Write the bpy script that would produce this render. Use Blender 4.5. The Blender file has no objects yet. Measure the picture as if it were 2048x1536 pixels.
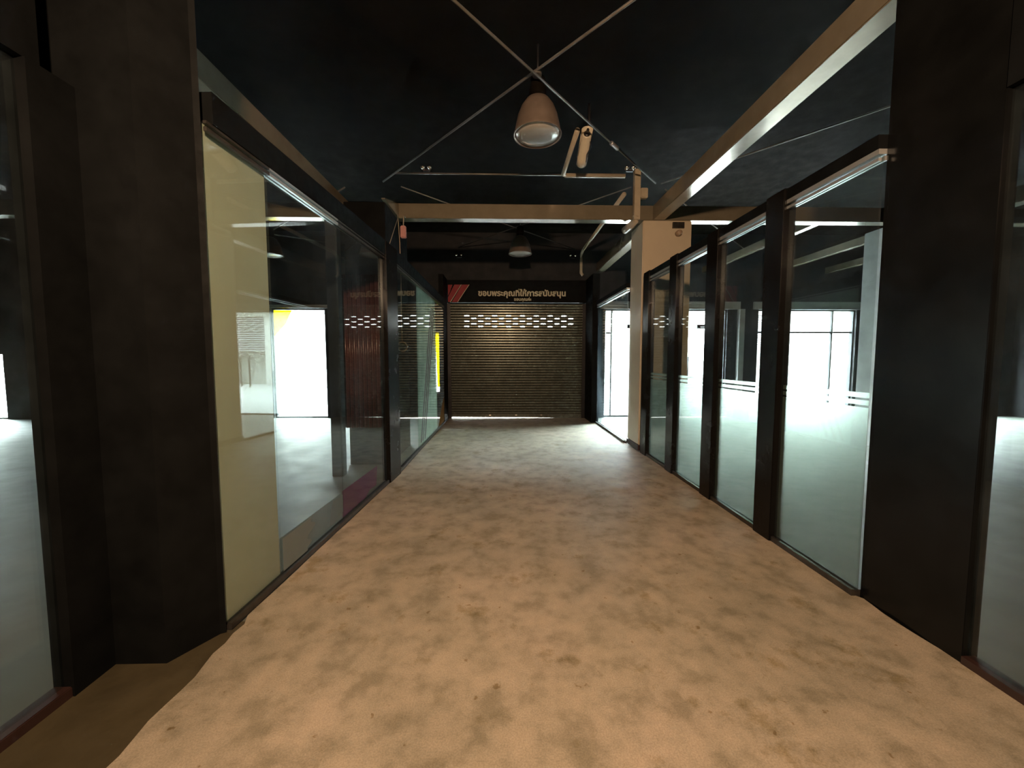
import bpy, bmesh, math, random
from mathutils import Vector

random.seed(7)
SC = bpy.context.scene
COL = SC.collection

# ------------------------------------------------------------------ camera
cam_d = bpy.data.cameras.new('camera')
cam_d.sensor_width = 36.0
cam_d.lens = 771.0 / 2048.0 * 36.0
cam_d.clip_start = 0.02
cam = bpy.data.objects.new('camera', cam_d)
cam.location = (0, 0, 1.5)
cam.rotation_euler = (math.radians(90 - 3.784), 0, math.radians(-1.335))
COL.objects.link(cam)
SC.camera = cam

# ------------------------------------------------------------------ view
SC.view_settings.view_transform = 'Standard'
SC.view_settings.look = 'None'
SC.view_settings.gamma = 1.0
SC.view_settings.exposure = 0.0
SC.view_settings.use_curve_mapping = False
SC.render.film_transparent = False
SC.cycles.max_bounces = 9
SC.cycles.diffuse_bounces = 4
SC.cycles.glossy_bounces = 5
SC.cycles.transmission_bounces = 8
SC.cycles.transparent_max_bounces = 32
SC.cycles.sample_clamp_indirect = 16.0
SC.cycles.sample_clamp_direct = 0.0
SC.cycles.caustics_reflective = False
SC.cycles.caustics_refractive = False
SC.cycles.blur_glossy = 0.5

# ------------------------------------------------------------------ daylight outside: bright overcast sky
SKY = 170.0
w = bpy.data.worlds.new('overcast_sky')
SC.world = w
w.use_nodes = True
nt = w.node_tree
bg = nt.nodes['Background']
tc = nt.nodes.new('ShaderNodeTexCoord')
sep = nt.nodes.new('ShaderNodeSeparateXYZ')
mr = nt.nodes.new('ShaderNodeMapRange')
mr.inputs['From Min'].default_value = -0.05
mr.inputs['From Max'].default_value = 1.0
rp = nt.nodes.new('ShaderNodeValToRGB')
rp.color_ramp.elements[0].color = (0.92, 0.99, 0.95, 1)
rp.color_ramp.elements[1].color = (0.80, 0.92, 1.0, 1)
nt.links.new(tc.outputs['Generated'], sep.inputs[0])
nt.links.new(sep.outputs['Z'], mr.inputs['Value'])
nt.links.new(mr.outputs[0], rp.inputs['Fac'])
nt.links.new(rp.outputs[0], bg.inputs['Color'])
bg.inputs['Strength'].default_value = SKY

# warm flood lamp of the passage behind the camera
LAMP_W = 300.0
ld = bpy.data.lights.new('passage_floodlight', 'AREA')
ld.shape = 'DISK'
ld.size = 0.22
ld.energy = LAMP_W
ld.color = (1.0, 0.66, 0.40)
lo = bpy.data.objects.new('passage_floodlight', ld)
lo.location = (0.0, -1.0, 3.2)
lo.rotation_euler = (math.radians(72), 0, 0)
COL.objects.link(lo)

def portal(x0, x1, z0, z1, y=9.74):
    d = bpy.data.lights.new('window_portal', 'AREA')
    d.shape = 'RECTANGLE'
    d.size = x1 - x0
    d.size_y = z1 - z0
    d.cycles.is_portal = True
    o = bpy.data.objects.new('window_portal', d)
    o.location = ((x0 + x1) / 2, y, (z0 + z1) / 2)
    o.rotation_euler = (math.radians(-90), 0, 0)      # shines towards -y, into the rooms
    COL.objects.link(o)

for a in ((2.57, 5.70, 0, 2.72), (6.5, 9.05, 0, 2.72), (9.6, 12.5, 0, 2.72),
          (-3.75, -2.72, 0.1, 2.7), (-5.74, -4.41, 0, 2.72), (-15.5, -12.25, 0, 1.65)):
    portal(*a)

# ------------------------------------------------------------------ materials
def new_mat(name):
    m = bpy.data.materials.new(name)
    m.use_nodes = True
    return m, m.node_tree, m.node_tree.nodes['Principled BSDF']

def coords(t, scale=(1, 1, 1)):
    g = t.nodes.new('ShaderNodeNewGeometry')
    mp = t.nodes.new('ShaderNodeMapping')
    mp.inputs['Scale'].default_value = scale
    t.links.new(g.outputs['Position'], mp.inputs['Vector'])
    return mp.outputs[0]

def noise(t, vec, scale, detail=4, rough=0.55):
    n = t.nodes.new('ShaderNodeTexNoise')
    n.inputs['Scale'].default_value = scale
    n.inputs['Detail'].default_value = detail
    n.inputs['Roughness'].default_value = rough
    t.links.new(vec, n.inputs['Vector'])
    return n.outputs['Fac']

def ramp(t, fac, stops):
    r = t.nodes.new('ShaderNodeValToRGB')
    els = r.color_ramp.elements
    els[0].position, els[0].color = stops[0][0], (*stops[0][1], 1)
    els[1].position, els[1].color = stops[-1][0], (*stops[-1][1], 1)
    for p, c in stops[1:-1]:
        e = els.new(p)
        e.color = (*c, 1)
    t.links.new(fac, r.inputs['Fac'])
    return r.outputs['Color']

def mixc(t, a, b, fac, mode='MIX'):
    n = t.nodes.new('ShaderNodeMix')
    n.data_type = 'RGBA'
    n.blend_type = mode
    if isinstance(fac, float):
        n.inputs[0].default_value = fac
    else:
        t.links.new(fac, n.inputs[0])
    t.links.new(a, n.inputs[6])
    t.links.new(b, n.inputs[7])
    return n.outputs[2]

def bump(t, fac, bsdf, strength=0.2, dist=0.01):
    b = t.nodes.new('ShaderNodeBump')
    b.inputs['Strength'].default_value = strength
    b.inputs['Distance'].default_value = dist
    t.links.new(fac, b.inputs['Height'])
    t.links.new(b.outputs[0], bsdf.inputs['Normal'])

def paint(name, c, rough=0.5, metal=0.0, var=0.15, scale=3.0, bmp=0.05, spec=0.5):
    m, t, b = new_mat(name)
    v = coords(t)
    n = noise(t, v, scale, 6)
    lo_ = tuple(max(0, x * (1 - var)) for x in c)
    hi_ = tuple(min(1, x * (1 + var)) for x in c)
    t.links.new(ramp(t, n, [(0.3, lo_), (0.7, hi_)]), b.inputs['Base Color'])
    rr = ramp(t, noise(t, v, scale * 2.7, 5), [(0.3, (rough * 0.85,) * 3), (0.7, (min(1, rough * 1.15),) * 3)])
    t.links.new(rr, b.inputs['Roughness'])
    b.inputs['Metallic'].default_value = metal
    b.inputs['Specular IOR Level'].default_value = spec
    if bmp:
        bump(t, noise(t, v, scale * 12, 3), b, bmp, 0.004)
    return m

M = {}
M['black'] = paint('black_panel', (0.0050, 0.0056, 0.0060), 0.6, 0, 0.3, 5, 0.03, 0.05)
M['black_gloss'] = paint('black_laminate', (0.0050, 0.0054, 0.0056), 0.2, 0, 0.3, 4, 0.0, 0.22)
M['post'] = paint('black_post', (0.006, 0.0056, 0.0054), 0.25, 0, 0.1, 2, 0, 0.2)
M['ceiling'] = paint('black_soffit', (0.0045, 0.0036, 0.0024), 0.85, 0, 0.4, 2, 0.1, 0.05)
M['hallwall'] = paint('charcoal_wall', (0.014, 0.015, 0.017), 0.7, 0, 0.25, 2, 0.1, 0.3)
M['lintel'] = paint('grey_lintel', (0.22, 0.23, 0.22), 0.6, 0, 0.2, 3, 0.1)
M['beam'] = paint('tan_steel', (0.24, 0.21, 0.155), 0.17, 0.4, 0.12, 5, 0.03, 0.6)
M['rod'] = paint('steel_rod', (0.11, 0.10, 0.085), 0.45, 0.4, 0.2, 8, 0)
M['column'] = paint('cream_paint', (0.49, 0.42, 0.32), 0.33, 0, 0.06, 2.5, 0.04, 0.5)
M['plinth'] = paint('dark_plinth', (0.03, 0.015, 0.013), 0.4, 0, 0.3, 6, 0.05)
M['alu'] = paint('aluminium', (0.45, 0.47, 0.48), 0.35, 0.7, 0.03, 1.5, 0)
M['track'] = paint('dark_track', (0.06, 0.055, 0.05), 0.35, 0.6, 0.3, 12, 0.05)
M['shutter'] = paint('shutter_steel', (0.12, 0.130, 0.112), 0.27, 0.55, 0.12, 2.5, 0.02, 0.5)
M['shade'] = paint('lamp_shade_aluminium', (0.19, 0.15, 0.125), 0.42, 0.45, 0.12, 6, 0.02)
M['lens'] = paint('lamp_lens', (0.38, 0.37, 0.345), 0.22, 0.2, 0.08, 10, 0, 0.6)
M['chrome'] = paint('bright_chrome', (0.9, 0.86, 0.8), 0.12, 1.0, 0.05, 10, 0)
M['pipe'] = paint('cream_conduit', (0.38, 0.33, 0.25), 0.35, 0, 0.12, 8, 0.02)
M['whiteplastic'] = paint('white_plastic', (0.52, 0.47, 0.37), 0.3, 0, 0.06, 8, 0.0)
M['pink'] = paint('faded_pink_plastic', (0.42, 0.20, 0.19), 0.4, 0, 0.1, 8, 0)
M['cable'] = paint('tan_cable', (0.32, 0.23, 0.16), 0.5, 0, 0.2, 30, 0)
M['letters'] = paint('cream_letters', (0.50, 0.45, 0.33), 0.5, 0, 0.05, 8, 0)
M['red'] = paint('crimson_vinyl', (0.22, 0.004, 0.012), 0.6, 0, 0.1, 4, 0)
M['redflute'] = paint('maroon_corrugated', (0.15, 0.055, 0.055), 0.25, 0.2, 0.3, 3, 0.05, 0.6)
M['dark'] = paint('dark_metal', (0.025, 0.025, 0.028), 0.35, 0.5, 0.2, 6, 0)
M['concrete_out'] = paint('pale_concrete', (0.22, 0.22, 0.21), 0.8, 0, 0.1, 2, 0.1)
M['facade'] = paint('pale_facade', (0.22, 0.22, 0.205), 0.8, 0, 0.08, 1, 0.05)
M['gold'] = paint('ochre_strip', (0.65, 0.42, 0.08), 0.4, 0, 0.08, 8, 0)
M['postgrey'] = paint('blue_grey_steel', (0.03, 0.036, 0.045), 0.4, 0.2, 0.2, 5, 0.03)

def floor_mat():
    m, t, b = new_mat('worn_brown_concrete')
    v = coords(t)
    big = ramp(t, noise(t, v, 0.75, 5, 0.6), [(0.30, (0.27, 0.245, 0.195)), (0.5, (0.37, 0.325, 0.26)), (0.72, (0.44, 0.37, 0.31))])
    mott = ramp(t, noise(t, v, 5.5, 8, 0.62), [(0.36, (0.66, 0.66, 0.61)), (0.5, (0.94, 0.93, 0.90)), (0.64, (1.10, 1.06, 1.03))])
    c = mixc(t, big, mott, 1.0, 'MULTIPLY')
    st = ramp(t, noise(t, v, 3.1, 7, 0.7), [(0.57, (1, 1, 1)), (0.66, (0.70, 0.67, 0.55))])
    c = mixc(t, c, st, 1.0, 'MULTIPLY')
    sp = ramp(t, noise(t, v, 19, 3, 0.5), [(0.70, (1, 1, 1)), (0.74, (0.66, 0.58, 0.46))])
    c = mixc(t, c, sp, 1.0, 'MULTIPLY')
    gr = ramp(t, noise(t, v, 160, 2, 0.5), [(0.35, (0.86, 0.86, 0.86)), (0.65, (1.1, 1.1, 1.1))])
    c = mixc(t, c, gr, 1.0, 'MULTIPLY')
    t.links.new(c, b.inputs['Base Color'])
    t.links.new(ramp(t, noise(t, v, 2.2, 5), [(0.3, (0.48,) * 3), (0.7, (0.7,) * 3)]), b.inputs['Roughness'])
    b.inputs['Specular IOR Level'].default_value = 0.4
    bump(t, noise(t, v, 45, 5, 0.65), b, 0.35, 0.004)
    return m
M['floor'] = floor_mat()
M['hallfloor'] = paint('grey_concrete_floor', (0.10, 0.105, 0.088), 0.5, 0, 0.25, 1.2, 0.12, 0.5)
M['basefloor'] = paint('dark_screed', (0.055, 0.045, 0.025), 0.6, 0, 0.3, 3, 0.2, 0.3)

def glass_mat(name, tint, dust_c, dust_lo, dust_hi, vertical=False, dscale=1.6):
    """clear float glass: straight-through transmission + mirror reflection, with wiped dust smears"""
    m, t, b = new_mat(name)
    t.nodes.remove(b)
    out = t.nodes['Material Output']
    tr = t.nodes.new('ShaderNodeBsdfTransparent')
    tr.inputs[0].default_value = (*tint, 1)
    gl = t.nodes.new('ShaderNodeBsdfGlossy')
    gl.inputs['Roughness'].default_value = 0.0
    gl.inputs['Color'].default_value = (0.9, 0.9, 0.9, 1)
    fr = t.nodes.new('ShaderNodeFresnel')
    geo = t.nodes.new('ShaderNodeNewGeometry')
    mi = t.nodes.new('ShaderNodeMix')               # same reflectance from both faces of the pane
    mi.inputs[2].default_value = 1.45
    mi.inputs[3].default_value = 1.0 / 1.45
    t.links.new(geo.outputs['Backfacing'], mi.inputs[0])
    t.links.new(mi.outputs[0], fr.inputs['IOR'])
    mx = t.nodes.new('ShaderNodeMixShader')
    t.links.new(fr.outputs[0], mx.inputs[0])
    t.links.new(tr.outputs[0], mx.inputs[1])
    t.links.new(gl.outputs[0], mx.inputs[2])
    df = t.nodes.new('ShaderNodeBsdfTranslucent')
    df.inputs[0].default_value = (*dust_c, 1)
    d2 = t.nodes.new('ShaderNodeBsdfDiffuse')
    d2.inputs[0].default_value = (*dust_c, 1)
    ad = t.nodes.new('ShaderNodeMixShader')
    ad.inputs[0].default_value = 0.4
    t.links.new(df.outputs[0], ad.inputs[1])
    t.links.new(d2.outputs[0], ad.inputs[2])
    v = coords(t, (1, 1, 0.35) if vertical else (1, 1, 1))
    n = noise(t, v, dscale, 7, 0.62)
    rr = ramp(t, n, [(0.38, (dust_lo,) * 3), (0.60, ((dust_lo + dust_hi) / 2,) * 3), (0.72, (dust_hi,) * 3)])
    m2 = t.nodes.new('ShaderNodeMixShader')
    t.links.new(rr, m2.inputs[0])
    t.links.new(mx.outputs[0], m2.inputs[1])
    t.links.new(ad.outputs[0], m2.inputs[2])
    t.links.new(m2.outputs[0], out.inputs['Surface'])
    return m

M['glass'] = glass_mat('dusty_glass', (0.90, 0.94, 0.93), (0.55, 0.68, 0.78), 0.006, 0.05)
M['winglass'] = glass_mat('window_glass', (0.95, 0.97, 0.97), (0.8, 0.85, 0.85), 0.004, 0.02)

def frost_mat():
    m, t, b = new_mat('frosted_film')
    t.nodes.remove(b)
    out = t.nodes['Material Output']
    tl = t.nodes.new('ShaderNodeBsdfTranslucent')
    tl.inputs[0].default_value = (0.80, 0.90, 0.82, 1)
    rf = t.nodes.new('ShaderNodeBsdfRefraction')
    rf.inputs['Color'].default_value = (0.92, 0.98, 0.94, 1)
    rf.inputs['IOR'].default_value = 1.5
    rf.inputs['Roughness'].default_value = 0.27
    mx = t.nodes.new('ShaderNodeMixShader')
    mx.inputs[0].default_value = 0.82
    t.links.new(tl.outputs[0], mx.inputs[1])
    t.links.new(rf.outputs[0], mx.inputs[2])
    df = t.nodes.new('ShaderNodeBsdfDiffuse')
    df.inputs[0].default_value = (0.42, 0.50, 0.45, 1)
    m2 = t.nodes.new('ShaderNodeMixShader')
    m2.inputs[0].default_value = 0.15
    t.links.new(mx.outputs[0], m2.inputs[1])
    t.links.new(df.outputs[0], m2.inputs[2])
    t.links.new(m2.outputs[0], out.inputs['Surface'])
    return m
M['frost'] = frost_mat()

def film_mat(name, c, trans=0.03, back=0.35, streak=None, tint=(1, 1, 1)):
    """translucent sheet stuck on glass; trans = share that lets the view straight through"""
    m, t, b = new_mat(name)
    t.nodes.remove(b)
    out = t.nodes['Material Output']
    v = coords(t, (1, 1, 0.25) if streak else (1, 1, 1))
    n = noise(t, v, streak[2] if streak else 3.0, 6, 0.6)
    col = ramp(t, n, [(0.3, tuple(x * 0.93 for x in c)), (0.7, c)])
    df = t.nodes.new('ShaderNodeBsdfDiffuse')
    tl = t.nodes.new('ShaderNodeBsdfTranslucent')
    t.links.new(col, df.inputs[0])
    t.links.new(col, tl.inputs[0])
    mx = t.nodes.new('ShaderNodeMixShader')
    mx.inputs[0].default_value = back
    t.links.new(df.outputs[0], mx.inputs[1])
    t.links.new(tl.outputs[0], mx.inputs[2])
    tr = t.nodes.new('ShaderNodeBsdfTransparent')
    tr.inputs[0].default_value = (*tint, 1)
    m2 = t.nodes.new('ShaderNodeMixShader')
    if streak:
        t.links.new(ramp(t, n, [(0.32, (streak[0],) * 3), (0.68, (streak[1],) * 3)]), m2.inputs[0])
    else:
        m2.inputs[0].default_value = trans
    t.links.new(mx.outputs[0], m2.inputs[1])
    t.links.new(tr.outputs[0], m2.inputs[2])
    t.links.new(m2.outputs[0], out.inputs['Surface'])
    return m
M['cream_film'] = film_mat('cream_film', (0.45, 0.44, 0.32), 0.0, 0.12, tint=(1, 0.97, 0.8))
M['milky'] = film_mat('milky_film', (0.62, 0.72, 0.62), back=0.72, streak=(0.40, 0.08, 5.0))
M['yellow_film'] = film_mat('yellow_film', (0.95, 0.80, 0.02), 0.10, 0.75, tint=(1, 0.85, 0.02))
M['stripe_film'] = film_mat('grey_pink_stripe', (0.20, 0.15, 0.17), 0.25, 0.5)
M['purple'] = film_mat('purple_film', (0.22, 0.035, 0.17), 0.06, 0.35)
M['torn'] = film_mat('torn_white_film', (0.30, 0.33, 0.31), 0.2, 0.4)
M['torn_grey'] = film_mat('grey_glue_film', (0.27, 0.31, 0.31), 0.35, 0.4)
M['brown_film'] = film_mat('brown_film', (0.22, 0.11, 0.04), 0.2, 0.4)

# ------------------------------------------------------------------ mesh helpers
def tag(o, label=None, cat=None, group=None, kind=None):
    if label: o['label'] = label
    if cat: o['category'] = cat
    if group: o['group'] = group
    if kind: o['kind'] = kind
    return o

def link(name, bm, mat, parent=None, smooth=False, origin='base'):
    me = bpy.data.meshes.new(name)
    bmesh.ops.recalc_face_normals(bm, faces=bm.faces)
    xs = [v.co for v in bm.verts]
    c = Vector(((min(v.x for v in xs) + max(v.x for v in xs)) / 2,
                (min(v.y for v in xs) + max(v.y for v in xs)) / 2,
                min(v.z for v in xs)))
    base = parent.matrix_world_loc if False else None
    off = c
    for v in bm.verts:
        v.co -= off
    if smooth:
        for f in bm.faces: f.smooth = True
    bm.to_mesh(me)
    bm.free()
    if isinstance(mat, (list, tuple)):
        for x in mat: me.materials.append(M[x])
    else:
        me.materials.append(M[mat])
    o = bpy.data.objects.new(name, me)
    COL.objects.link(o)
    if parent is not None:
        o.parent = parent
        o.location = off - WORLD[parent.name]
    else:
        o.location = off
    WORLD[o.name] = off.copy()
    return o

WORLD = {}
def empty(name, loc):
    o = bpy.data.objects.new(name, None)
    o.empty_display_size = 0.1
    o.location = loc
    COL.objects.link(o)
    WORLD[o.name] = Vector(loc)
    return o

def bx(bm, x0, x1, y0, y1, z0, z1, bev=0.0):
    vs = [bm.verts.new(p) for p in ((x0, y0, z0), (x1, y0, z0), (x1, y1, z0), (x0, y1, z0),
                                    (x0, y0, z1), (x1, y0, z1), (x1, y1, z1), (x0, y1, z1))]
    fs = [bm.faces.new([vs[i] for i in q]) for q in ((0, 3, 2, 1), (4, 5, 6, 7), (0, 1, 5, 4), (1, 2, 6, 5), (2, 3, 7, 6), (3, 0, 4, 7))]
    if bev:
        es = list({e for f in fs for e in f.edges})
        bmesh.ops.bevel(bm, geom=es, offset=bev, segments=2, affect='EDGES')
    return bm

def box(name, x0, x1, y0, y1, z0, z1, mat, parent=None, bev=0.0):
    return link(name, bx(bmesh.new(), x0, x1, y0, y1, z0, z1, bev), mat, parent)

def slab(bm, p0, p1, t0, t1, z0, z1, bev=0.0):
    """box along the plan line p0-p1; t0..t1 is the sideways offset (positive = to the right of travel)"""
    a, b = Vector(p0), Vector(p1)
    d = (b - a).normalized()
    n = Vector((d.y, -d.x))
    q = [a + n * t0, b + n * t0, b + n * t1, a + n * t1]
    vs = [bm.verts.new((p.x, p.y, z)) for z in (z0, z1) for p in q]
    fs = [bm.faces.new([vs[i] for i in k]) for k in ((3, 2, 1, 0), (4, 5, 6, 7), (0, 1, 5, 4), (1, 2, 6, 5), (2, 3, 7, 6), (3, 0, 4, 7))]
    if bev:
        es = list({e for f in fs for e in f.edges})
        bmesh.ops.bevel(bm, geom=es, offset=bev, segments=2, affect='EDGES')
    return bm

def tube(bm, pts, r, seg=10, cap=True):
    pts = [Vector(p) for p in pts]
    rings = []
    for i, p in enumerate(pts):
        if i == 0: d = pts[1] - p
        elif i == len(pts) - 1: d = p - pts[i - 1]
        else: d = (pts[i + 1] - p).normalized() + (p - pts[i - 1]).normalized()
        d.normalize()
        up = Vector((0, 0, 1)) if abs(d.z) < 0.95 else Vector((1, 0, 0))
        u = d.cross(up).normalized()
        v_ = u.cross(d).normalized()
        rings.append([bm.verts.new(p + (u * math.cos(a) + v_ * math.sin(a)) * r)
                      for a in (2 * math.pi * k / seg for k in range(seg))])
    for a, b in zip(rings, rings[1:]):
        for k in range(seg):
            bm.faces.new((a[k], a[(k + 1) % seg], b[(k + 1) % seg], b[k]))
    if cap:
        bm.faces.new(rings[0][::-1]); bm.faces.new(rings[-1])
    return bm

def lathe(bm, prof, c, seg=40):
    cx, cy, cz = c
    rings = []
    for r, z in prof:
        if r < 1e-6:
            rings.append([bm.verts.new((cx, cy, cz + z))])
        else:
            rings.append([bm.verts.new((cx + r * math.cos(2 * math.pi * k / seg), cy + r * math.sin(2 * math.pi * k / seg), cz + z)) for k in range(seg)])
    for a, b in zip(rings, rings[1:]):
        if len(a) == 1 and len(b) == 1: continue
        for k in range(seg):
            k2 = (k + 1) % seg
            if len(a) == 1: bm.faces.new((a[0], b[k], b[k2]))
            elif len(b) == 1: bm.faces.new((a[k], a[k2], b[0]))
            else: bm.faces.new((a[k], a[k2], b[k2], b[k]))
    return bm

def prism(bm, pts2, y0, y1, axis='y'):
    """polygon in the x-z plane extruded along y (axis 'y'), or in the y-z plane extruded along x (axis 'x')"""
    mk = (lambda a, z, d: (a, d, z)) if axis == 'y' else (lambda a, z, d: (d, a, z))
    A = [bm.verts.new(mk(a, z, y0)) for a, z in pts2]
    B = [bm.verts.new(mk(a, z, y1)) for a, z in pts2]
    bm.faces.new(A); bm.faces.new(B[::-1])
    n = len(A)
    for i in range(n):
        bm.faces.new((A[i], B[i], B[(i + 1) % n], A[(i + 1) % n]))
    return bm

def struct(o, label=None):
    o['kind'] = 'structure'
    if label: o['label'] = label
    return o

# ------------------------------------------------------------------ plan dimensions
YW = 9.75              # inner face of the street wall
YS = 9.60              # roller shutter plane
XR = 2.22              # right partition
ZC = 4.60              # soffit
def xl(y):             # left partition line: slightly splayed up to the black column, then straight
    return -1.52 + (y - 2.13) * 0.15 / 2.85 if y < 4.98 else -1.37

# ------------------------------------------------------------------ floor, ceiling, walls
def grid_floor():
    # base slab of both halls and of the passage
    o = box('floor', -16.2, 13.4, -9.2, 10.0, -0.12, 0.0, 'hallfloor')
    return struct(o, 'grey concrete floor of the halls beside the passage')
grid_floor()
# passage topping: a thin worn brown screed with ragged edges
bm = bmesh.new()
N = 260
ys = [-9.0 + (YW + 9.0) * i / N for i in range(N + 1)]
rnd = random.Random(3)
lj = rj = 0.0
L_, R_ = [], []
for y in ys:
    lj = lj * 0.7 + rnd.uniform(-0.012, 0.012)
    rj = rj * 0.7 + rnd.uniform(-0.008, 0.008)
    left = (-1.455 + lj) if y < 2.16 else (xl(y) + 0.035 + lj * 0.15)
    right = (2.235 + rj) if y < 2.3 else (XR - 0.035 + rj * 0.15 if y < 6.0 else (2.16 if y < 6.7 else 2.125))
    L_.append((left, y)); R_.append((right, y))
top = [[bm.verts.new((x, y, 0.012)) for x, y in L_], [bm.verts.new((x, y, 0.012)) for x, y in R_]]
bot = [[bm.verts.new((x, y, -0.01)) for x, y in L_], [bm.verts.new((x, y, -0.01)) for x, y in R_]]
for i in range(N):
    bm.faces.new((top[0][i], top[1][i], top[1][i + 1], top[0][i + 1]))
    bm.faces.new((bot[0][i], top[0][i], top[0][i + 1], bot[0][i + 1]))
    bm.faces.new((top[1][i], bot[1][i], bot[1][i + 1], top[1][i + 1]))
ft = link('floor_passage_topping', bm, 'floor')
struct(ft, 'worn brown concrete topping of the passage floor')
o = box('floor_left_margin', -1.93, -1.40, -9.0, 2.14, -0.02, 0.004, 'basefloor')
struct(o, 'dark screed strip beside the near left wall')

struct(box('ceiling', -16.2, 13.4, -9.2, 10.0, ZC, ZC + 0.15, 'ceiling'), 'black roof soffit')
struct(box('wall_far_left', -16.2, -16.05, -9.2, 10.0, 0, ZC, 'hallwall'))
struct(box('wall_far_right', 13.25, 13.4, -9.2, 10.0, 0, ZC, 'hallwall'))
struct(box('wall_back', -16.05, 13.25, -9.2, -9.05, 0, ZC, 'black'))
# solid black walls of the passage behind and beside the camera
struct(box('wall_near_left', -1.95, -1.52, -9.05, -0.3, 0, ZC, 'black_gloss'), 'black wall left of the passage behind the viewer')
struct(box('wall_near_right', 2.24, 2.5, -9.05, 0.9, 0, ZC, 'black_gloss'), 'black wall right of the passage behind the viewer')

# street wall with openings (one mesh)
OPEN = [(-15.5, -12.25, 0, 1.65), (-5.74, -4.41, 0, 2.74), (-3.75, -2.72, 0.1, 2.7),
        (-1.72, -1.47, 0.62, 2.16), (-1.31, 2.0, 0, 2.84), (2.57, 5.70, 0, 2.74), (6.5, 9.05, 0, 2.74), (9.6, 12.5, 0, 2.74)]
bm = bmesh.new()
x = -16.05
for (a, b, z0, z1) in OPEN:
    bx(bm, x, a, YW, YW + 0.2, 0, ZC)
    if z0 > 0: bx(bm, a, b, YW, YW + 0.2, 0, z0)
    bx(bm, a, b, YW, YW + 0.2, z1, ZC)
    x = b
bx(bm, x, 13.25, YW, YW + 0.2, 0, ZC)
struct(link('wall_street', bm, 'hallwall'), 'charcoal street wall with shopfront openings')
# pale lintel bands above the shopfronts
for i, (a, b, z0, z1) in enumerate([(2.45, 6.0, 2.74, 2.93), (6.35, 9.3, 2.74, 2.93), (-5.80, -4.30, 2.74, 2.82)]):
    struct(box('trim_%d' % (i + 1), a, b, YW - 0.05, YW, z0, z1, 'lintel'))

# ground outside
struct(box('floor_pavement', -30, 30, 10.0, 40.0, -0.15, 0.0, 'concrete_out'), 'pale concrete pavement outside')

# unseen slab added outside to keep skylight off the left hall's floor
struct(box('ceiling_sky_blocker', -6.6, -4.0, YW + 0.2, YW + 3.4, 3.0, 3.15, 'facade'), 'unseen slab added over the left shopfront outside to cut the skylight')
# ------------------------------------------------------------------ street shopfront windows
def shopfront(name, a, b, z0, z1, mullions=(), transom=None, fw=0.032, frame='dark'):
    """frame > pane"""
    bm = bmesh.new()
    y0, y1 = YW + 0.06, YW + 0.12
    bx(bm, a, a + fw, y0, y1, z0, z1); bx(bm, b - fw, b, y0, y1, z0, z1)
    bx(bm, a + fw, b - fw, y0, y1, z1 - fw, z1)
    bx(bm, a + fw, b - fw, y0, y1, z0, z0 + 0.035)
    ms = sorted(mullions)
    for m_ in ms: bx(bm, m_ - fw / 2, m_ + fw / 2, y0, y1, z0 + 0.035, z1 - fw)
    if transom:
        for (ta, tb) in transom[1]:
            bx(bm, ta, tb, y0, y1, transom[0] - 0.02, transom[0] + 0.02)
    f = link(name, bm, frame)
    struct(f)
    g = box('pane', a + fw, b - fw, y0 + 0.025, y0 + 0.031, z0 + 0.035, z1 - fw, 'winglass', f)
    return f

e1 = shopfront('door_1', 2.57, 5.70, 0, 2.74, (2.76, 5.50), (2.15, ((2.62, 2.735), (5.525, 5.65))))
for xx in (4.47, 4.71):
    bm = tube(bmesh.new(), [(xx, YW - 0.02, 0.75), (xx, YW - 0.02, 1.55)], 0.016)
    tube(bm, [(xx, YW - 0.02, 0.8), (xx, YW + 0.06, 0.8)], 0.01); tube(bm, [(xx, YW - 0.02, 1.5), (xx, YW + 0.06, 1.5)], 0.01)
    link('door_handle', bm, 'dark', e1, True)
for xa in (3.14, 4.93):
    bm = bx(bmesh.new(), xa, xa + 0.24, YW - 0.02, YW + 0.06, 2.26, 2.36, 0.01)
    link('door_closer', bm, 'dark', e1)
w1 = shopfront('window_1', 6.5, 9.05, 0, 2.74, (8.48,), (2.17, ((6.55, 8.455), (8.505, 9.0))))
box('jamb_strip', 7.18, 7.24, YW + 0.02, YW + 0.06, 0.035, 2.69, 'gold', w1)
shopfront('window_2', 9.6, 12.5, 0, 2.74, (11.0,), (2.17, ((9.65, 10.975), (11.025, 12.45))))
w3 = shopfront('window_3', -5.74, -4.41, 0, 2.74, (), None, 0.035)
bm = bmesh.new()
prism(bm, [(-5.705, 2.70), (-5.26, 2.70), (-5.42, 2.36), (-5.705, 2.06)], YW + 0.070, YW + 0.082)
link('poster', bm, 'yellow_film', w3)
w4 = shopfront('window_4_added', -3.75, -2.72, 0.1, 2.7, (), None, 0.05)  # unseen behind the black column, added to backlight the milky film
w5 = shopfront('window_5', -1.72, -1.47, 0.62, 2.16, (), None, 0.012)
bm = prism(bmesh.new(), [(-1.708, 2.148), (-1.482, 2.148), (-1.53, 0.78), (-1.66, 0.78)], YW + 0.070, YW + 0.082)
link('poster', bm, 'yellow_film', w5)
shopfront('window_6', -15.5, -12.25, 0, 1.65, (-14.0,), None, 0.05)
# pilasters on the street wall between the openings
struct(box('trim_5', 5.95, 6.08, YW - 0.12, YW, 0, 2.74, 'lintel'), 'narrow pale pilaster between the shopfronts')

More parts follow.
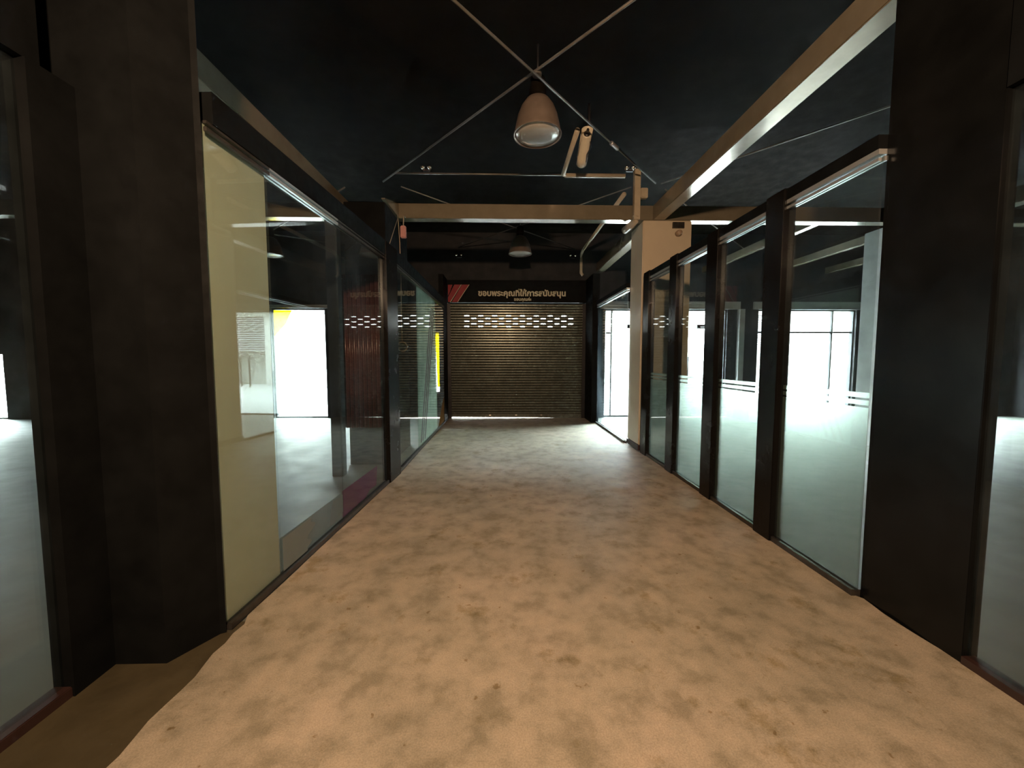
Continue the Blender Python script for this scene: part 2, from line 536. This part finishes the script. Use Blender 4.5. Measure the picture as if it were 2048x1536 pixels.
# ------------------------------------------------------------------ roller shutters
def shutter_curtain(x0, x1, z0, z1, y, slot_rows, slot_w, pitch, xs0, ncol, slat=0.0645):
    """slats with punched slots: slot_rows = slat indices from the top; odd rows are shifted half a pitch"""
    bm = bmesh.new()
    n = int(round((z1 - z0) / slat))
    slat = (z1 - z0) / n
    prof = [(0.0, 0.0), (0.18, 0.014), (0.36, 0.020), (0.64, 0.020), (0.82, 0.014), (1.0, 0.0)]
    for i in range(n):
        zt = z1 - i * slat
        cuts = []
        if i in slot_rows:
            k = slot_rows.index(i)
            sh = pitch / 2 if k % 2 else 0.0
            cuts = [(xs0 + sh + c * pitch, xs0 + sh + c * pitch + slot_w) for c in range(ncol)]
            cuts = [(a, b) for a, b in cuts if b < x1 - 0.02]
        xs = sorted({x0, x1, *[q for c in cuts for q in c]})
        rows = []
        for (f, d) in prof:
            rows.append([bm.verts.new((xx, y - d, zt - f * slat)) for xx in xs])
        for r in range(len(rows) - 1):
            for c in range(len(xs) - 1):
                if r == 2 and any(abs(xs[c] - a) < 1e-6 for a, b in cuts): continue
                bm.faces.new((rows[r][c], rows[r][c + 1], rows[r + 1][c + 1], rows[r + 1][c]))
    bmesh.ops.remove_doubles(bm, verts=bm.verts, dist=0.0005)
    return bm

sh = tag(empty('roller_shutter', (0.34, YS, 0)), 'closed grey slatted roller shutter with lit slots at the passage end', 'roller shutter')
bm = shutter_curtain(-1.31, 1.99, 0.11, 2.84, YS, [4, 5, 6, 7, 8], 0.115, 0.342, -0.945, 8, 0.0655)
cur = link('curtain', bm, 'shutter', sh)
md = cur.modifiers.new('thickness', 'SOLIDIFY'); md.thickness = 0.002
bm = prism(bmesh.new(), [(-1.31, 0.045), (1.55, 0.014), (1.99, 0.014), (1.99, 0.115), (-1.31, 0.115)], YS - 0.03, YS + 0.01)
link('bottom_bar', bm, 'shutter', sh)
for xa in (-1.36, 1.96):
    bm = bmesh.new()
    bx(bm, xa, xa + 0.08, YS - 0.06, YS - 0.03, 0.012, 2.84); bx(bm, xa, xa + 0.08, YS + 0.015, YS + 0.035, 0.012, 2.84)
    bx(bm, xa if xa < 0 else xa + 0.06, (xa if xa < 0 else xa + 0.06) + 0.02, YS - 0.03, YS + 0.015, 0.012, 2.84)
    link('guide_rail', bm, 'dark', sh)
for xa in (-0.35, 0.30, 0.93):
    box('lock_stud', xa, xa + 0.05, YS - 0.045, YS - 0.03, 0.075, 0.10, 'chrome', sh, 0.004)

# the building across the street: pale facade with a dark half-lowered slotted shutter, open to the sky behind
YO = 20.0
bm = bmesh.new()
bx(bm, -30, 11.8, YO, YO + 0.3, 0, 7.5); bx(bm, 14.5, 30, YO, YO + 0.3, 0, 7.5)
bx(bm, 11.8, 14.5, YO, YO + 0.3, 3.75, 7.5)
bx(bm, -30, 30, YO - 0.5, YO, 3.95, 4.10)
o = link('opposite_building', bm, 'facade')
tag(o, 'pale building across the street, faintly mirrored in the cream glass panel', 'building')
box('back_wall', 11.0, 15.5, YO + 1.6, YO + 1.8, 0, 5.0, 'facade', o)
s2 = tag(empty('roller_shutter', (13.15, YO, 1.98)), 'half-lowered dark slotted shutter of the building across the street', 'roller shutter')
bm = shutter_curtain(11.8, 14.5, 1.98, 3.75, YO + 0.15, [2, 3, 4, 5, 6], 0.26, 0.55, 12.0, 5, 0.12)
c2 = link('curtain', bm, 'dark', s2)
md = c2.modifiers.new('thickness', 'SOLIDIFY'); md.thickness = 0.003
box('bottom_bar', 11.8, 14.5, YO + 0.11, YO + 0.18, 1.90, 1.99, 'dark', s2)

# black infill round the shutter
struct(box('wall_end_left', -1.47, -1.36, 8.95, YW, 0, 3.42, 'black'), 'black jamb left of the shutter')
struct(box('wall_end_right', 2.04, 2.20, 8.82, YW, 0, 3.42, 'black'), 'black jamb right of the shutter')

# sign above the shutter
sg = tag(empty('sign_board', (0.34, 9.5, 2.86)), 'black fascia sign with cream Thai lettering above the shutter', 'sign')
box('board', -1.35, 2.03, 9.50, 9.56, 2.86, 3.40, 'black', sg, 0.004)
def thai(txt, size, x, z, width, y=9.499, bold=0.006):
    cu = bpy.data.curves.new('lettering', 'FONT')
    cu.body = txt
    cu.size = size
    cu.extrude = 0.004
    cu.offset = bold
    cu.resolution_u = 4
    tmp = bpy.data.objects.new('tmp_text', cu)
    COL.objects.link(tmp)
    bpy.context.view_layer.update()
    me = bpy.data.meshes.new_from_object(tmp.evaluated_get(bpy.context.evaluated_depsgraph_get()))
    bpy.data.objects.remove(tmp)
    me.name = 'lettering'
    xs = [v.co.x for v in me.vertices]
    s = width / (max(xs) - min(xs))
    x0 = min(xs)
    for v in me.vertices:
        v.co = Vector(((v.co.x - x0) * s, -v.co.z, v.co.y * s))
    me.materials.clear()
    me.materials.append(M['letters'])
    o = bpy.data.objects.new('lettering', me)
    COL.objects.link(o)
    o.parent = sg
    o.location = Vector((x, y - 0.004, z)) - WORLD[sg.name]
    return o
thai('ขอบพระคุณที่ให้การสนับสนุน', 0.2, -0.60, 3.02, 2.13, bold=0.007)
thai('ขอบคุณค่ะ', 0.1, 0.27, 2.905, 0.42, bold=0.003)
for pts in ([(-1.33, 3.02), (-1.33, 3.28), (-1.22, 3.28), (-1.29, 3.09)],
            [(-1.33, 2.87), (-1.33, 2.98), (-1.175, 3.285), (-1.02, 3.285), (-1.27, 2.87)],
            [(-1.24, 2.865), (-0.99, 3.285), (-0.82, 3.285), (-1.09, 2.865)]):
    link('red_stripe', prism(bmesh.new(), pts, 9.494, 9.501), 'red', sg)

for (xa, xb) in ((-1.245, -1.0), (-1.075, -0.81)):
    link('gold_line', prism(bmesh.new(), [(xa - 0.035, 2.865), (xa - 0.022, 2.865), (xb + 0.0, 3.285), (xb - 0.013, 3.285)], 9.491, 9.4935), 'letters', sg)
# ------------------------------------------------------------------ steel frame under the roof
BZ0, BZ1 = 3.65, 3.87
def rhs(name, x0, x1, y0, y1, label):
    o = box(name, x0, x1, y0, y1, BZ0, BZ1, 'beam', None, 0.008)
    return tag(o, label, 'beam', 'tan steel roof beams')
rhs('steel_beam', -16.0, 13.2, 6.10, 6.28, 'long tan steel crossbeam spanning the passage below the conduit, bright along its underside')
rhs('steel_beam', 2.33, 2.52, -9.0, 6.10, 'tan steel beam running lengthwise over the right partition, nearest on the right')
rhs('steel_beam', 2.33, 2.52, 6.28, 9.74, 'tan steel beam running lengthwise beyond the right cream column')
rhs('steel_beam', -2.52, -2.33, 2.16, 6.10, 'tan steel beam running lengthwise above the left glass')
rhs('steel_beam', -2.52, -2.33, 6.28, 9.74, 'tan steel beam running lengthwise beyond the black column on the left')
for xx, lb in ((5.0, 'thin steel purlin in the right hall, closest to the cream column'), (6.75, 'thin steel purlin in the right hall, brightest one seen through the last pane'),
               (8.15, 'thin steel purlin in the right hall, lowest one seen through the last pane')):
    o = box('roof_purlin', xx, xx + 0.12, 6.28, 9.74, BZ0, BZ0 + 0.14, 'beam', None, 0.006)
    tag(o, lb, 'purlin', 'purlins of the right hall')
o = box('steel_beam', 7.1, 7.3, 2.5, 6.10, BZ0, BZ1, 'beam', None, 0.006)
tag(o, 'tan steel beam running lengthwise over the pale column in the right hall', 'beam', 'tan steel roof beams')

def rod(p0, p1, label, r=0.009, buckle=None):
    bm = tube(bmesh.new(), [p0, p1], r, 8)
    o = link('bracing_rod', bm, 'rod', None, True)
    tag(o, label, 'bracing rod', 'diagonal roof bracing rods')
    if buckle is not None:
        a, b = Vector(p0), Vector(p1)
        c = a.lerp(b, buckle); d = (b - a).normalized()
        bm = tube(bmesh.new(), [c - d * 0.09, c - d * 0.06, c + d * 0.06, c + d * 0.09], 0.026, 8)
        link('turnbuckle', bm, 'alu', o, True)
    return o
ZR = 4.2
rod((-2.33, 0.96, ZR), (2.36, 6.09, ZR), 'thin steel bracing rod over the passage running from upper left to the near right column', 0.012, 0.80)
rod((2.33, 1.66, ZR + 0.03), (-1.85, 6.2, ZR + 0.03), 'thin steel bracing rod over the passage running from upper right towards the left column', 0.012)
rod((-1.6, 6.3, ZR), (1.80, 9.72, ZR), 'thin bracing rod of the far bay descending to the right behind the crossbeam', 0.010)
rod((2.05, 6.3, ZR + 0.03), (-1.1, 9.72, ZR + 0.03), 'thin bracing rod of the far bay descending to the left behind the crossbeam', 0.009)
rod((2.45, 6.1, ZR), (7.0, 1.1, ZR), 'thin bracing rod over the right hall beside the lengthwise beam', 0.011)
rod((2.6, 6.3, ZR), (6.1, 9.72, ZR), 'thin bracing rod seen right of the top of the cream column', 0.010)
rod((-2.5, 6.35, ZR), (-6.3, 9.72, ZR), 'thin bracing rod in the left hall rising behind the white beam edge', 0.012)
rod((-7.4, 7.35, ZR + 0.03), (-3.6, 9.72, ZR + 0.03), 'thin bracing rod in the left hall above the domed lamp', 0.012)
o = link('gusset_plate', lathe(bmesh.new(), [(0, 0.018), (0.045, 0.018), (0.045, -0.012), (0, -0.012)], (0.33, 3.88, ZR + 0.02), 16), 'rod')
tag(o, 'small round plate where the two near bracing rods cross', 'plate')

# ------------------------------------------------------------------ pendant lamps
def pendant(x, y, z, label, d=0.47):
    R = d / 2
    t = tag(empty('pendant_lamp', (x, y, z)), label, 'pendant lamp', 'domed high-bay pendant lamps')
    prof = [(R + 0.006, 0.0), (R + 0.006, 0.012), (R * 0.985, 0.03), (R * 0.93, 0.10), (R * 0.84, 0.19), (R * 0.70, 0.27), (R * 0.50, 0.335), (R * 0.30, 0.365), (0.06, 0.372)]
    inner = [(0.05, 0.362), (R * 0.28, 0.355), (R * 0.48, 0.325), (R * 0.68, 0.26), (R * 0.82, 0.18), (R * 0.91, 0.095), (R * 0.965, 0.03), (R * 0.98, 0.0), (R + 0.006, 0.0)]
    link('shade', lathe(bmesh.new(), prof + inner, (x, y, z)), 'shade', t, True)
    lens = [(R * 0.955, 0.012), (R * 0.93, 0.0), (R * 0.6, -0.018), (R * 0.3, -0.026), (0, -0.028)]
    link('lens', lathe(bmesh.new(), lens, (x, y, z + 0.008)), 'lens', t, True)
    link('housing', lathe(bmesh.new(), [(0, 0.56), (0.05, 0.56), (0.075, 0.54), (0.08, 0.42), (0.075, 0.37), (0.03, 0.365)], (x, y, z), 24), 'ceiling', t, True)
    link('stem', tube(bmesh.new(), [(x, y, z + 0.55), (x, y, ZC)], 0.012), 'dark', t, True)
    return t
pendant(0.35, 4.02, 3.73, 'domed grey pendant lamp nearest the viewer, below the crossing rods')
pendant(0.36, 8.15, 3.66, 'smaller-looking domed pendant lamp beyond the crossbeam, above the sign')
pendant(-4.75, 8.15, 3.60, 'domed pendant lamp in the left hall seen through the clear pane')

# ------------------------------------------------------------------ conduits, camera, spotlights
o = link('conduit_pipe', tube(bmesh.new(), [(-1.62, 6.03, 4.28), (0.93, 6.03, 4.28)], 0.014, 8), 'rod', None, True)
tag(o, 'thin dark metal conduit running across above the crossbeam', 'conduit')
bm = tube(bmesh.new(), [(1.86, 6.02, 4.27), (0.96, 6.02, 4.27), (0.91, 5.97, 4.27), (0.91, 4.86, 4.27)], 0.033, 14)
o = link('conduit_pipe', bm, 'pipe', None, True)
tag(o, 'thick cream conduit bent from the crossbeam towards the security camera', 'conduit')
t = tag(empty('cable_trunking', (2.03, 5.95, 3.55)), 'cream vertical cable trunking in front of the crossbeam with curved foot', 'trunking')
box('upright', 1.985, 2.075, 5.93, 6.02, 3.60, 4.34, 'pipe', t, 0.006)
bm = tube(bmesh.new(), [(2.03, 5.975, 3.66), (2.02, 5.99, 3.60), (1.99, 6.08, 3.56), (1.96, 6.3, 3.555)], 0.055, 14)
link('elbow', bm, 'pipe', t, True)
o = box('junction_box', 2.09, 2.20, 5.96, 6.04, 3.93, 4.08, 'pipe', None, 0.01)
tag(o, 'small tan junction box beside the vertical trunking', 'junction box')
bm = tube(bmesh.new(), [(1.94, 6.30, 4.12), (1.94, 9.52, 4.12), (1.94, 9.66, 4.06), (1.94, 9.68, 3.95), (1.94, 9.68, 3.62), (1.98, 9.66, 3.55)], 0.036, 12)
o = link('conduit_pipe', bm, 'pipe', None, True)
tag(o, 'cream conduit running to the far wall and dropping beside the sign', 'conduit')

# bullet security camera pointing to the viewer
t = tag(empty('security_camera', (1.03, 5.05, 4.13)), 'cream bullet security camera hanging right of the near pendant lamp', 'camera')
def cyl_y(x, z, prof, seg=24):
    bm = bmesh.new()
    rings = []
    for (yy, r) in prof:
        rings.append([bm.verts.new((x + r * math.cos(2 * math.pi * k / seg), yy, z + r * math.sin(2 * math.pi * k / seg))) for k in range(seg)])
    for a, b in zip(rings, rings[1:]):
        for k in range(seg): bm.faces.new((a[k], a[(k + 1) % seg], b[(k + 1) % seg], b[k]))
    bm.faces.new(rings[0]); bm.faces.new(rings[-1][::-1])
    return bm
def cyl_ax(p0, p1, prof, seg=24, arc=None):
    """prof = [(distance along the axis, radius)]"""
    p0, p1 = Vector(p0), Vector(p1)
    d = (p1 - p0).normalized()
    u = d.cross(Vector((0, 0, 1))).normalized(); v_ = u.cross(d).normalized()
    bm = bmesh.new()
    n = seg if arc is None else seg + 1
    ang = [2 * math.pi * k / seg for k in range(seg)] if arc is None else [math.radians(arc[0] + (arc[1] - arc[0]) * k / seg) for k in range(seg + 1)]
    rings = [[bm.verts.new(p0 + d * t_ + (u * math.cos(a) + v_ * math.sin(a)) * r) for a in ang] for t_, r in prof]
    for a, b in zip(rings, rings[1:]):
        for k in range(n if arc is None else seg):
            bm.faces.new((a[k], a[(k + 1) % n], b[(k + 1) % n], b[k]))
    if arc is None:
        bm.faces.new(rings[0]); bm.faces.new(rings[-1][::-1])
    return bm
PA, PB = (1.035, 4.90, 4.25), (1.06, 5.36, 4.11)
link('body', cyl_ax(PA, PB, [(0, 0.05), (0.01, 0.06), (0.36, 0.062), (0.365, 0.068), (0.47, 0.068), (0.482, 0.058)]), 'whiteplastic', t, True)
o = link('sunshield', cyl_ax(PA, PB, [(-0.04, 0.077), (0.40, 0.077)], 14, (25, 155)), 'whiteplastic', t, True)
md = o.modifiers.new('thickness', 'SOLIDIFY'); md.thickness = 0.004
link('lens_ring', cyl_ax(PA, PB, [(-0.012, 0.038), (0.004, 0.042)]), 'dark', t, True)
link('bracket', tube(bmesh.new(), [(1.05, 4.93, 4.30), (1.06, 4.90, 4.40), (1.06, 4.90, 4.60)], 0.018), 'dark', t, True)
link('wire', tube(bmesh.new(), [(1.09, 4.95, 4.185), (1.115, 5.04, 4.165), (1.085, 5.12, 4.12), (1.10, 5.24, 4.085)], 0.008, 8), 'dark', t, True)

def spots(x, y, z, label, r=0.035, gap=0.10, face=-1):
    t = tag(empty('twin_spotlight', (x, y, z)), label, 'spotlight', 'small twin-head spotlights')
    for s in (-1, 1):
        bm = cyl_y(x + s * gap / 2, z, [(y - 0.055, r * 0.2), (y - 0.05, r * 0.7), (y - 0.035, r), (y, r * 1.02), (y + 0.05, r * 0.7), (y + 0.06, r * 0.3)], 18)
        link('head', bm, 'chrome', t, True)
    box('mount', x - gap / 2, x + gap / 2, y + 0.005, y + (0.095 if y > 9 else 0.03), z - 0.05, z - 0.015, 'dark', t)
    return t
spots(-1.14, 5.98, 4.345, 'twin chrome spotlight at the left of the conduit above the crossbeam')
spots(1.90, 5.92, 4.345, 'twin chrome spotlight beside the cream trunking above the crossbeam')
spots(-1.08, 9.66, 4.03, 'tiny twin spotlight high on the far wall, left one', 0.032, 0.12)
spots(1.72, 9.66, 4.03, 'tiny twin spotlight high on the far wall, right one', 0.032, 0.12)

# ------------------------------------------------------------------ columns
t = tag(empty('concrete_column', (2.57, 6.35, 0)), 'square cream painted column between the right glass panels', 'column')
box('shaft', 2.19, 2.96, 6.12, 6.68, 0.10, 3.65, 'column', t, 0.012)
box('plinth', 2.18, 2.97, 6.11, 6.69, 0.012, 0.10, 'plinth', t, 0.004)
o = tag(empty('alarm_siren', (2.74, 6.06, 3.38)), 'small dark round siren fixed high on the cream column', 'siren')
link('cup', cyl_y(2.74, 3.45, [(6.03, 0.025), (6.04, 0.038), (6.08, 0.045), (6.12, 0.045)], 18), 'cable', o, True)
box('bracket', 2.65, 2.83, 6.09, 6.12, 3.53, 3.62, 'track', o)
t = tag(empty('concrete_column', (6.57, 6.4, 0)), 'pale grey column standing inside the right hall beyond the last pane', 'column')
box('shaft', 6.25, 6.90, 6.12, 6.68, 0.0, 3.65, 'lintel', t, 0.012)
t = tag(empty('clad_column', (-1.87, 5.9, 0)), 'black clad column on the left rising to the crossbeam', 'column')
box('cladding', -2.16, -1.60, 5.42, 6.62, 0.0, 3.62, 'black', t, 0.006)

o = link('haunch_bracket', prism(bmesh.new(), [(5.40, 3.65), (6.098, 3.65), (6.098, 3.86), (5.40, 3.665)], -1.64, -1.59, 'x'), 'beam')
tag(o, 'small tapered tan bracket on top of the black column at the crossbeam', 'bracket')
# maroon fluted sheet in front of it
bm = bmesh.new()
x0_, x1_, nf = -2.33, -1.67, 11
pts = []
for i in range(nf * 8 + 1):
    f = i / (nf * 8)
    pts.append((x0_ + (x1_ - x0_) * f, 5.30 - 0.016 * math.sin(f * nf * 2 * math.pi)))
A = [bm.verts.new((x_, y_, 0.55)) for x_, y_ in pts]
B = [bm.verts.new((x_, y_, 2.62)) for x_, y_ in pts]
for i in range(len(pts) - 1): bm.faces.new((A[i], A[i + 1], B[i + 1], B[i]))
o = link('corrugated_panel', bm, 'redflute', None, True)
md = o.modifiers.new('thickness', 'SOLIDIFY'); md.thickness = 0.003
tag(o, 'dark red fluted metal panel hung before the black column behind the left glass', 'panel')
for zz in (0.8, 1.6, 2.4):
    box('batten', -2.14, -1.69, 5.322, 5.419, zz, zz + 0.05, 'dark', o)
bx_ = box('steel_post', -2.17, -2.03, 4.86, 4.98, 0, 3.3, 'postgrey', None, 0.006)
tag(bx_, 'blue-grey square steel post behind the clear left pane', 'post')

# hanging cables and coils left of the passage
t = tag(empty('hanging_cable', (-1.50, 5.80, 1.58)), 'thin tan cable hanging beside the black column, ending in a round coil', 'cable')
pts = [(-1.555, 5.9, 3.62), (-1.52, 5.85, 3.2), (-1.50, 5.8, 2.6), (-1.505, 5.8, 2.1), (-1.50, 5.8, 1.76)]
link('strand', tube(bmesh.new(), pts, 0.006, 6), 'cable', t, True)
def coil(cx, cy, cz, r, turns=4):
    pts = []
    for i in range(turns * 18 + 1):
        a = i / 18 * 2 * math.pi
        rr = r * (0.92 + 0.10 * math.sin(i * 0.37))
        pts.append((cx + rr * math.cos(a), cy + 0.012 * math.sin(i * 0.5), cz + rr * math.sin(a)))
    return tube(bmesh.new(), pts, 0.008, 6)
link('coil', coil(-1.50, 5.8, 1.67, 0.075), 'cable', t, True)
t = tag(empty('hanging_cable', (-1.64, 5.72, 1.58)), 'second thin cable with a coil, half hidden behind the left post', 'cable')
link('strand', tube(bmesh.new(), [(-1.54, 5.9, 3.62), (-1.56, 5.4, 3.0), (-1.57, 5.3, 2.3), (-1.55, 5.3, 1.78)], 0.005, 6), 'cable', t, True)
link('coil', coil(-1.54, 5.3, 1.68, 0.07), 'cable', t, True)
o = box('sensor_box', -1.53, -1.45, 5.92, 5.99, 3.30, 3.48, 'pink', None, 0.012)
tag(o, 'faded pink box hanging under the left end of the crossbeam', 'box')
link('lead', tube(bmesh.new(), [(-1.49, 5.95, 3.47), (-1.49, 5.99, 3.64), (-1.49, 6.10, 3.655)], 0.008, 6), 'cable', o, True)

# ------------------------------------------------------------------ left partition
HZ0, HZ1 = 2.70, 2.86
def pL(y): return (xl(y), y)
def left_panel(ya, yb, label, z0=0.05, z1=HZ0, film=None, rail='alu', gap=0.003):
    a, b = pL(ya), pL(yb)
    t = tag(empty('glass_panel', ((a[0] + b[0]) / 2, (ya + yb) / 2, 0)), label, 'glass panel', 'tall glass panels of the left partition')
    d = (Vector(b) - Vector(a)).normalized() * gap
    ga, gb = Vector(a) + d, Vector(b) - d
    link('pane', slab(bmesh.new(), ga, gb, -0.006, 0.006, z0, z1), 'glass', t)
    bm = slab(bmesh.new(), a, b, -0.03, 0.03, 0.012, 0.035)
    slab(bm, a, b, 0.012, 0.03, 0.035, 0.05); slab(bm, a, b, -0.03, -0.012, 0.035, 0.05)
    link('bottom_rail', bm, 'track', t)
    bm = slab(bmesh.new(), a, b, 0.010, 0.028, z1 - 0.050, z1 - 0.030)
    slab(bm, a, b, 0.010, 0.028, z1 - 0.014, z1 + 0.0)
    slab(bm, a, b, -0.028, -0.010, z1 - 0.045, z1)
    link('top_rail', bm, rail, t)
    return t, ga, gb
def on_glass(name, a, b, mat, parent, poly=None, z0=None, z1=None, off=-0.0085, th=0.0012, side=1):
    """sheet stuck on a pane; poly = [(s, z)] with s metres along the pane from a"""
    a, b = Vector(a), Vector(b)
    d = (b - a).normalized(); n = Vector((d.y, -d.x))
    if poly is None:
        L = (b - a).length
        poly = [(0, z0), (L, z0), (L, z1), (0, z1)]
    bm = bmesh.new()
    A = [bm.verts.new((*(a + d * s + n * off), z)) for s, z in poly]
    B = [bm.verts.new((*(a + d * s + n * (off + th)), z)) for s, z in poly]
    bm.faces.new(A); bm.faces.new(B[::-1])
    k = len(A)
    for i in range(k): bm.faces.new((A[i], B[i], B[(i + 1) % k], A[(i + 1) % k]))
    return link(name, bm, mat, parent)

t, a, b = left_panel(2.065, 2.55, 'narrow glass panel backed with plain cream film, nearest on the left', rail='track')
on_glass('film', a, b, 'cream_film', t, z0=0.05, z1=HZ0 - 0.005)
t, a, b = left_panel(2.55, 3.45, 'clear glass panel with torn white strip along the bottom, beside the cream one')
L = (b - a).length
on_glass('adhesive_band', a, b, 'torn_grey', t, z0=0.055, z1=0.29)
rn = random.Random(11)
poly = [(0.01, 0.06), (0.30, 0.058)] + [(0.30 + 0.05 * math.sin(i * 1.3) + i * 0.012, 0.08 + i * 0.022) for i in range(9)] + [(0.36, 0.286), (0.01, 0.286)]
on_glass('torn_film', a, b, 'torn', t, poly=poly, off=0.0075)
poly = [(0.62, 0.10), (0.72, 0.09), (0.80, 0.14), (L - 0.02, 0.12), (L - 0.02, 0.28), (0.70, 0.284), (0.66, 0.2)]
on_glass('torn_film', a, b, 'torn_grey', t, poly=poly, off=0.0075)
t, a, b = left_panel(3.45, 4.56, 'clear glass panel with a purple strip at its foot, before the red fluted sheet', rail='track')
poly = [(0.0, 0.055), (0.50, 0.055), (0.62, 0.10), (0.80, 0.09), (0.84, 0.30), (0.0, 0.30)]
on_glass('purple_strip', a, b, 'purple', t, poly=poly)
t, a, b = left_panel(5.00, 6.24, 'dark glass panel just beyond the left post, mirroring the lit slots', rail='track')
t, a, b = left_panel(6.24, 8.93, 'milky glass panel with slanted stripes beside the shutter', rail='track')
L = (b - a).length
on_glass('milky_film', a, b, 'milky', t, poly=[(0, 0.05), (1.82, 0.05), (1.70, HZ0 - 0.005), (0, HZ0 - 0.005)])
for k in range(3):
    o_ = 0.16 * k
    poly = [(0.10 + o_, 0.10), (0.165 + o_, 0.10), (1.18 + o_, 2.45), (1.12 + o_, 2.45)]
    on_glass('diagonal_stripe', a, b, 'stripe_film', t, poly=poly, off=0.0075)
on_glass('brown_corner', a, b, 'brown_film', t, poly=[(1.86, 0.06), (L - 0.02, 0.06), (L - 0.02, 0.62), (L - 0.30, 0.50)], off=0.0075)
# head frame of the left partition
bm = slab(bmesh.new(), pL(2.10), (xl(4.97), 4.97), -0.06, 0.035, HZ0, HZ1)
slab(bm, (-1.37, 4.97), (-1.37, 8.95), -0.06, 0.035, HZ0, HZ1)
tag(link('head_frame', bm, 'black'), 'black head frame along the top of the left glass', 'frame')
# black post between panes
o = link('partition_post', slab(bmesh.new(), pL(4.57), (xl(4.96), 4.96), -0.05, 0.045, 0.0, HZ1, 0.006), 'post')
tag(o, 'wide glossy black post in the left partition', 'post')
# black pier at the near left
t = tag(empty('black_pier', (-1.8, 2.0, 0)), 'broad matt black pier at the near left before the cream panel', 'pier')
bm = bmesh.new()
pl = [(-2.2, 1.84), (-1.655, 1.84), (-1.54, 2.04), (-1.515, 2.052), (-1.545, 2.075), (-2.2, 2.10)]
A = [bm.verts.new((x_, y_, 0.0)) for x_, y_ in pl]; B = [bm.verts.new((x_, y_, ZC)) for x_, y_ in pl]
bm.faces.new(A[::-1]); bm.faces.new(B)
for i in range(6): bm.faces.new((A[i], A[(i + 1) % 6], B[(i + 1) % 6], B[i]))
link('cladding', bm, 'black', t)
# near left glass with red sill
t = tag(empty('glass_panel', (-1.95, 1.3, 0)), 'glass panel at the far left edge with dark red sill', 'glass panel')
box('pane', -1.956, -1.944, -0.3, 1.66, 0.05, 2.70, 'glass', t)
box('bottom_rail', -1.99, -1.91, -0.3, 1.72, 0.0, 0.05, 'plinth', t, 0.004)
box('top_rail', -1.99, -1.91, -0.3, 1.72, 2.70, ZC, 'black', t)
box('stile', -1.99, -1.90, 1.66, 1.84, 0.0, 2.70, 'black', t)

# ------------------------------------------------------------------ right partition
def right_panel(ya, yb, label, xg=XR, frost=True, z1=2.70):
    t = tag(empty('glass_panel', (xg, (ya + yb) / 2, 0)), label, 'glass panel', 'frosted glass panels of the right partition' if frost else None)
    box('pane', xg - 0.006, xg + 0.006, ya + 0.002, yb - 0.002, 0.05, z1, 'glass', t)
    bm = bx(bmesh.new(), xg - 0.035, xg + 0.03, ya, yb, 0.0, 0.035)
    bx(bm, xg - 0.035, xg - 0.014, ya, yb, 0.035, 0.052); bx(bm, xg + 0.012, xg + 0.03, ya, yb, 0.035, 0.052)
    link('bottom_rail', bm, 'track', t)
    bm = bx(bmesh.new(), xg - 0.028, xg - 0.010, ya, yb, z1 - 0.050, z1 - 0.030)
    bx(bm, xg + 0.010, xg + 0.028, ya, yb, z1 - 0.045, z1 - 0.018)
    bx(bm, xg - 0.028, xg + 0.028, ya, yb, z1 - 0.010, z1 + 0.02)
    link('top_rail', bm, 'alu', t)
    if frost:
        for (z0, zz) in ((0.053, 1.198), (1.212, 1.243), (1.257, 1.29)):
            box('frosted_film', xg + 0.0075, xg + 0.0105, ya + 0.004, yb - 0.004, z0, zz, 'frost', t)
    return t
right_panel(5.06, 5.77, 'dimmest half-frosted panel in front of the cream column, fourth from the viewer')
right_panel(4.14, 4.85, 'half-frosted panel third from the viewer, door and red sign behind it')
right_panel(3.22, 3.93, 'half-frosted panel second from the viewer, bluish smears above the bands')
right_panel(2.28, 3.01, 'largest half-frosted panel nearest the viewer on the right')
right_panel(6.70, 8.80, 'clear glass panel between the cream column and the shutter', 2.165, False)
for ya, yb, lb in ((5.77, 5.99, 'black partition post touching the cream column'), (4.85, 5.06, 'narrow-looking black partition post, second from the column'),
                   (3.93, 4.14, 'black partition post third from the column'), (3.01, 3.22, 'widest-looking black partition post nearest the viewer')):
    o = link('partition_post', bx(bmesh.new(), XR - 0.05, XR + 0.05, ya, yb, 0.0, 2.81, 0.006), 'post')
    tag(o, lb, 'post', 'black posts of the right partition')
tag(box('head_frame', XR - 0.035, XR + 0.035, 2.28, 5.99, 2.722, 2.80, 'black'), 'black head frame along the top of the near right glass', 'frame')
tag(box('head_frame', 2.13, 2.20, 6.70, 8.82, 2.722, 2.80, 'black'), 'black head frame above the clear far right glass', 'frame')
o = box('wall_panel', 2.24, 2.32, 1.74, 2.28, 0.0, 3.6, 'black_gloss', None, 0.003)
tag(o, 'tall glossy black wall panel at the near right', 'panel')
t = tag(empty('glass_panel', (2.27, 1.3, 0)), 'dark glass panel at the extreme right edge beside the black panel', 'glass panel')
box('pane', 2.264, 2.276, 0.9, 1.74, 0.05, 2.70, 'glass', t)
box('bottom_rail', 2.235, 2.305, 0.9, 1.74, 0.0, 0.05, 'plinth', t)
box('top_rail', 2.235, 2.305, 0.9, 1.74, 2.70, ZC, 'black', t)
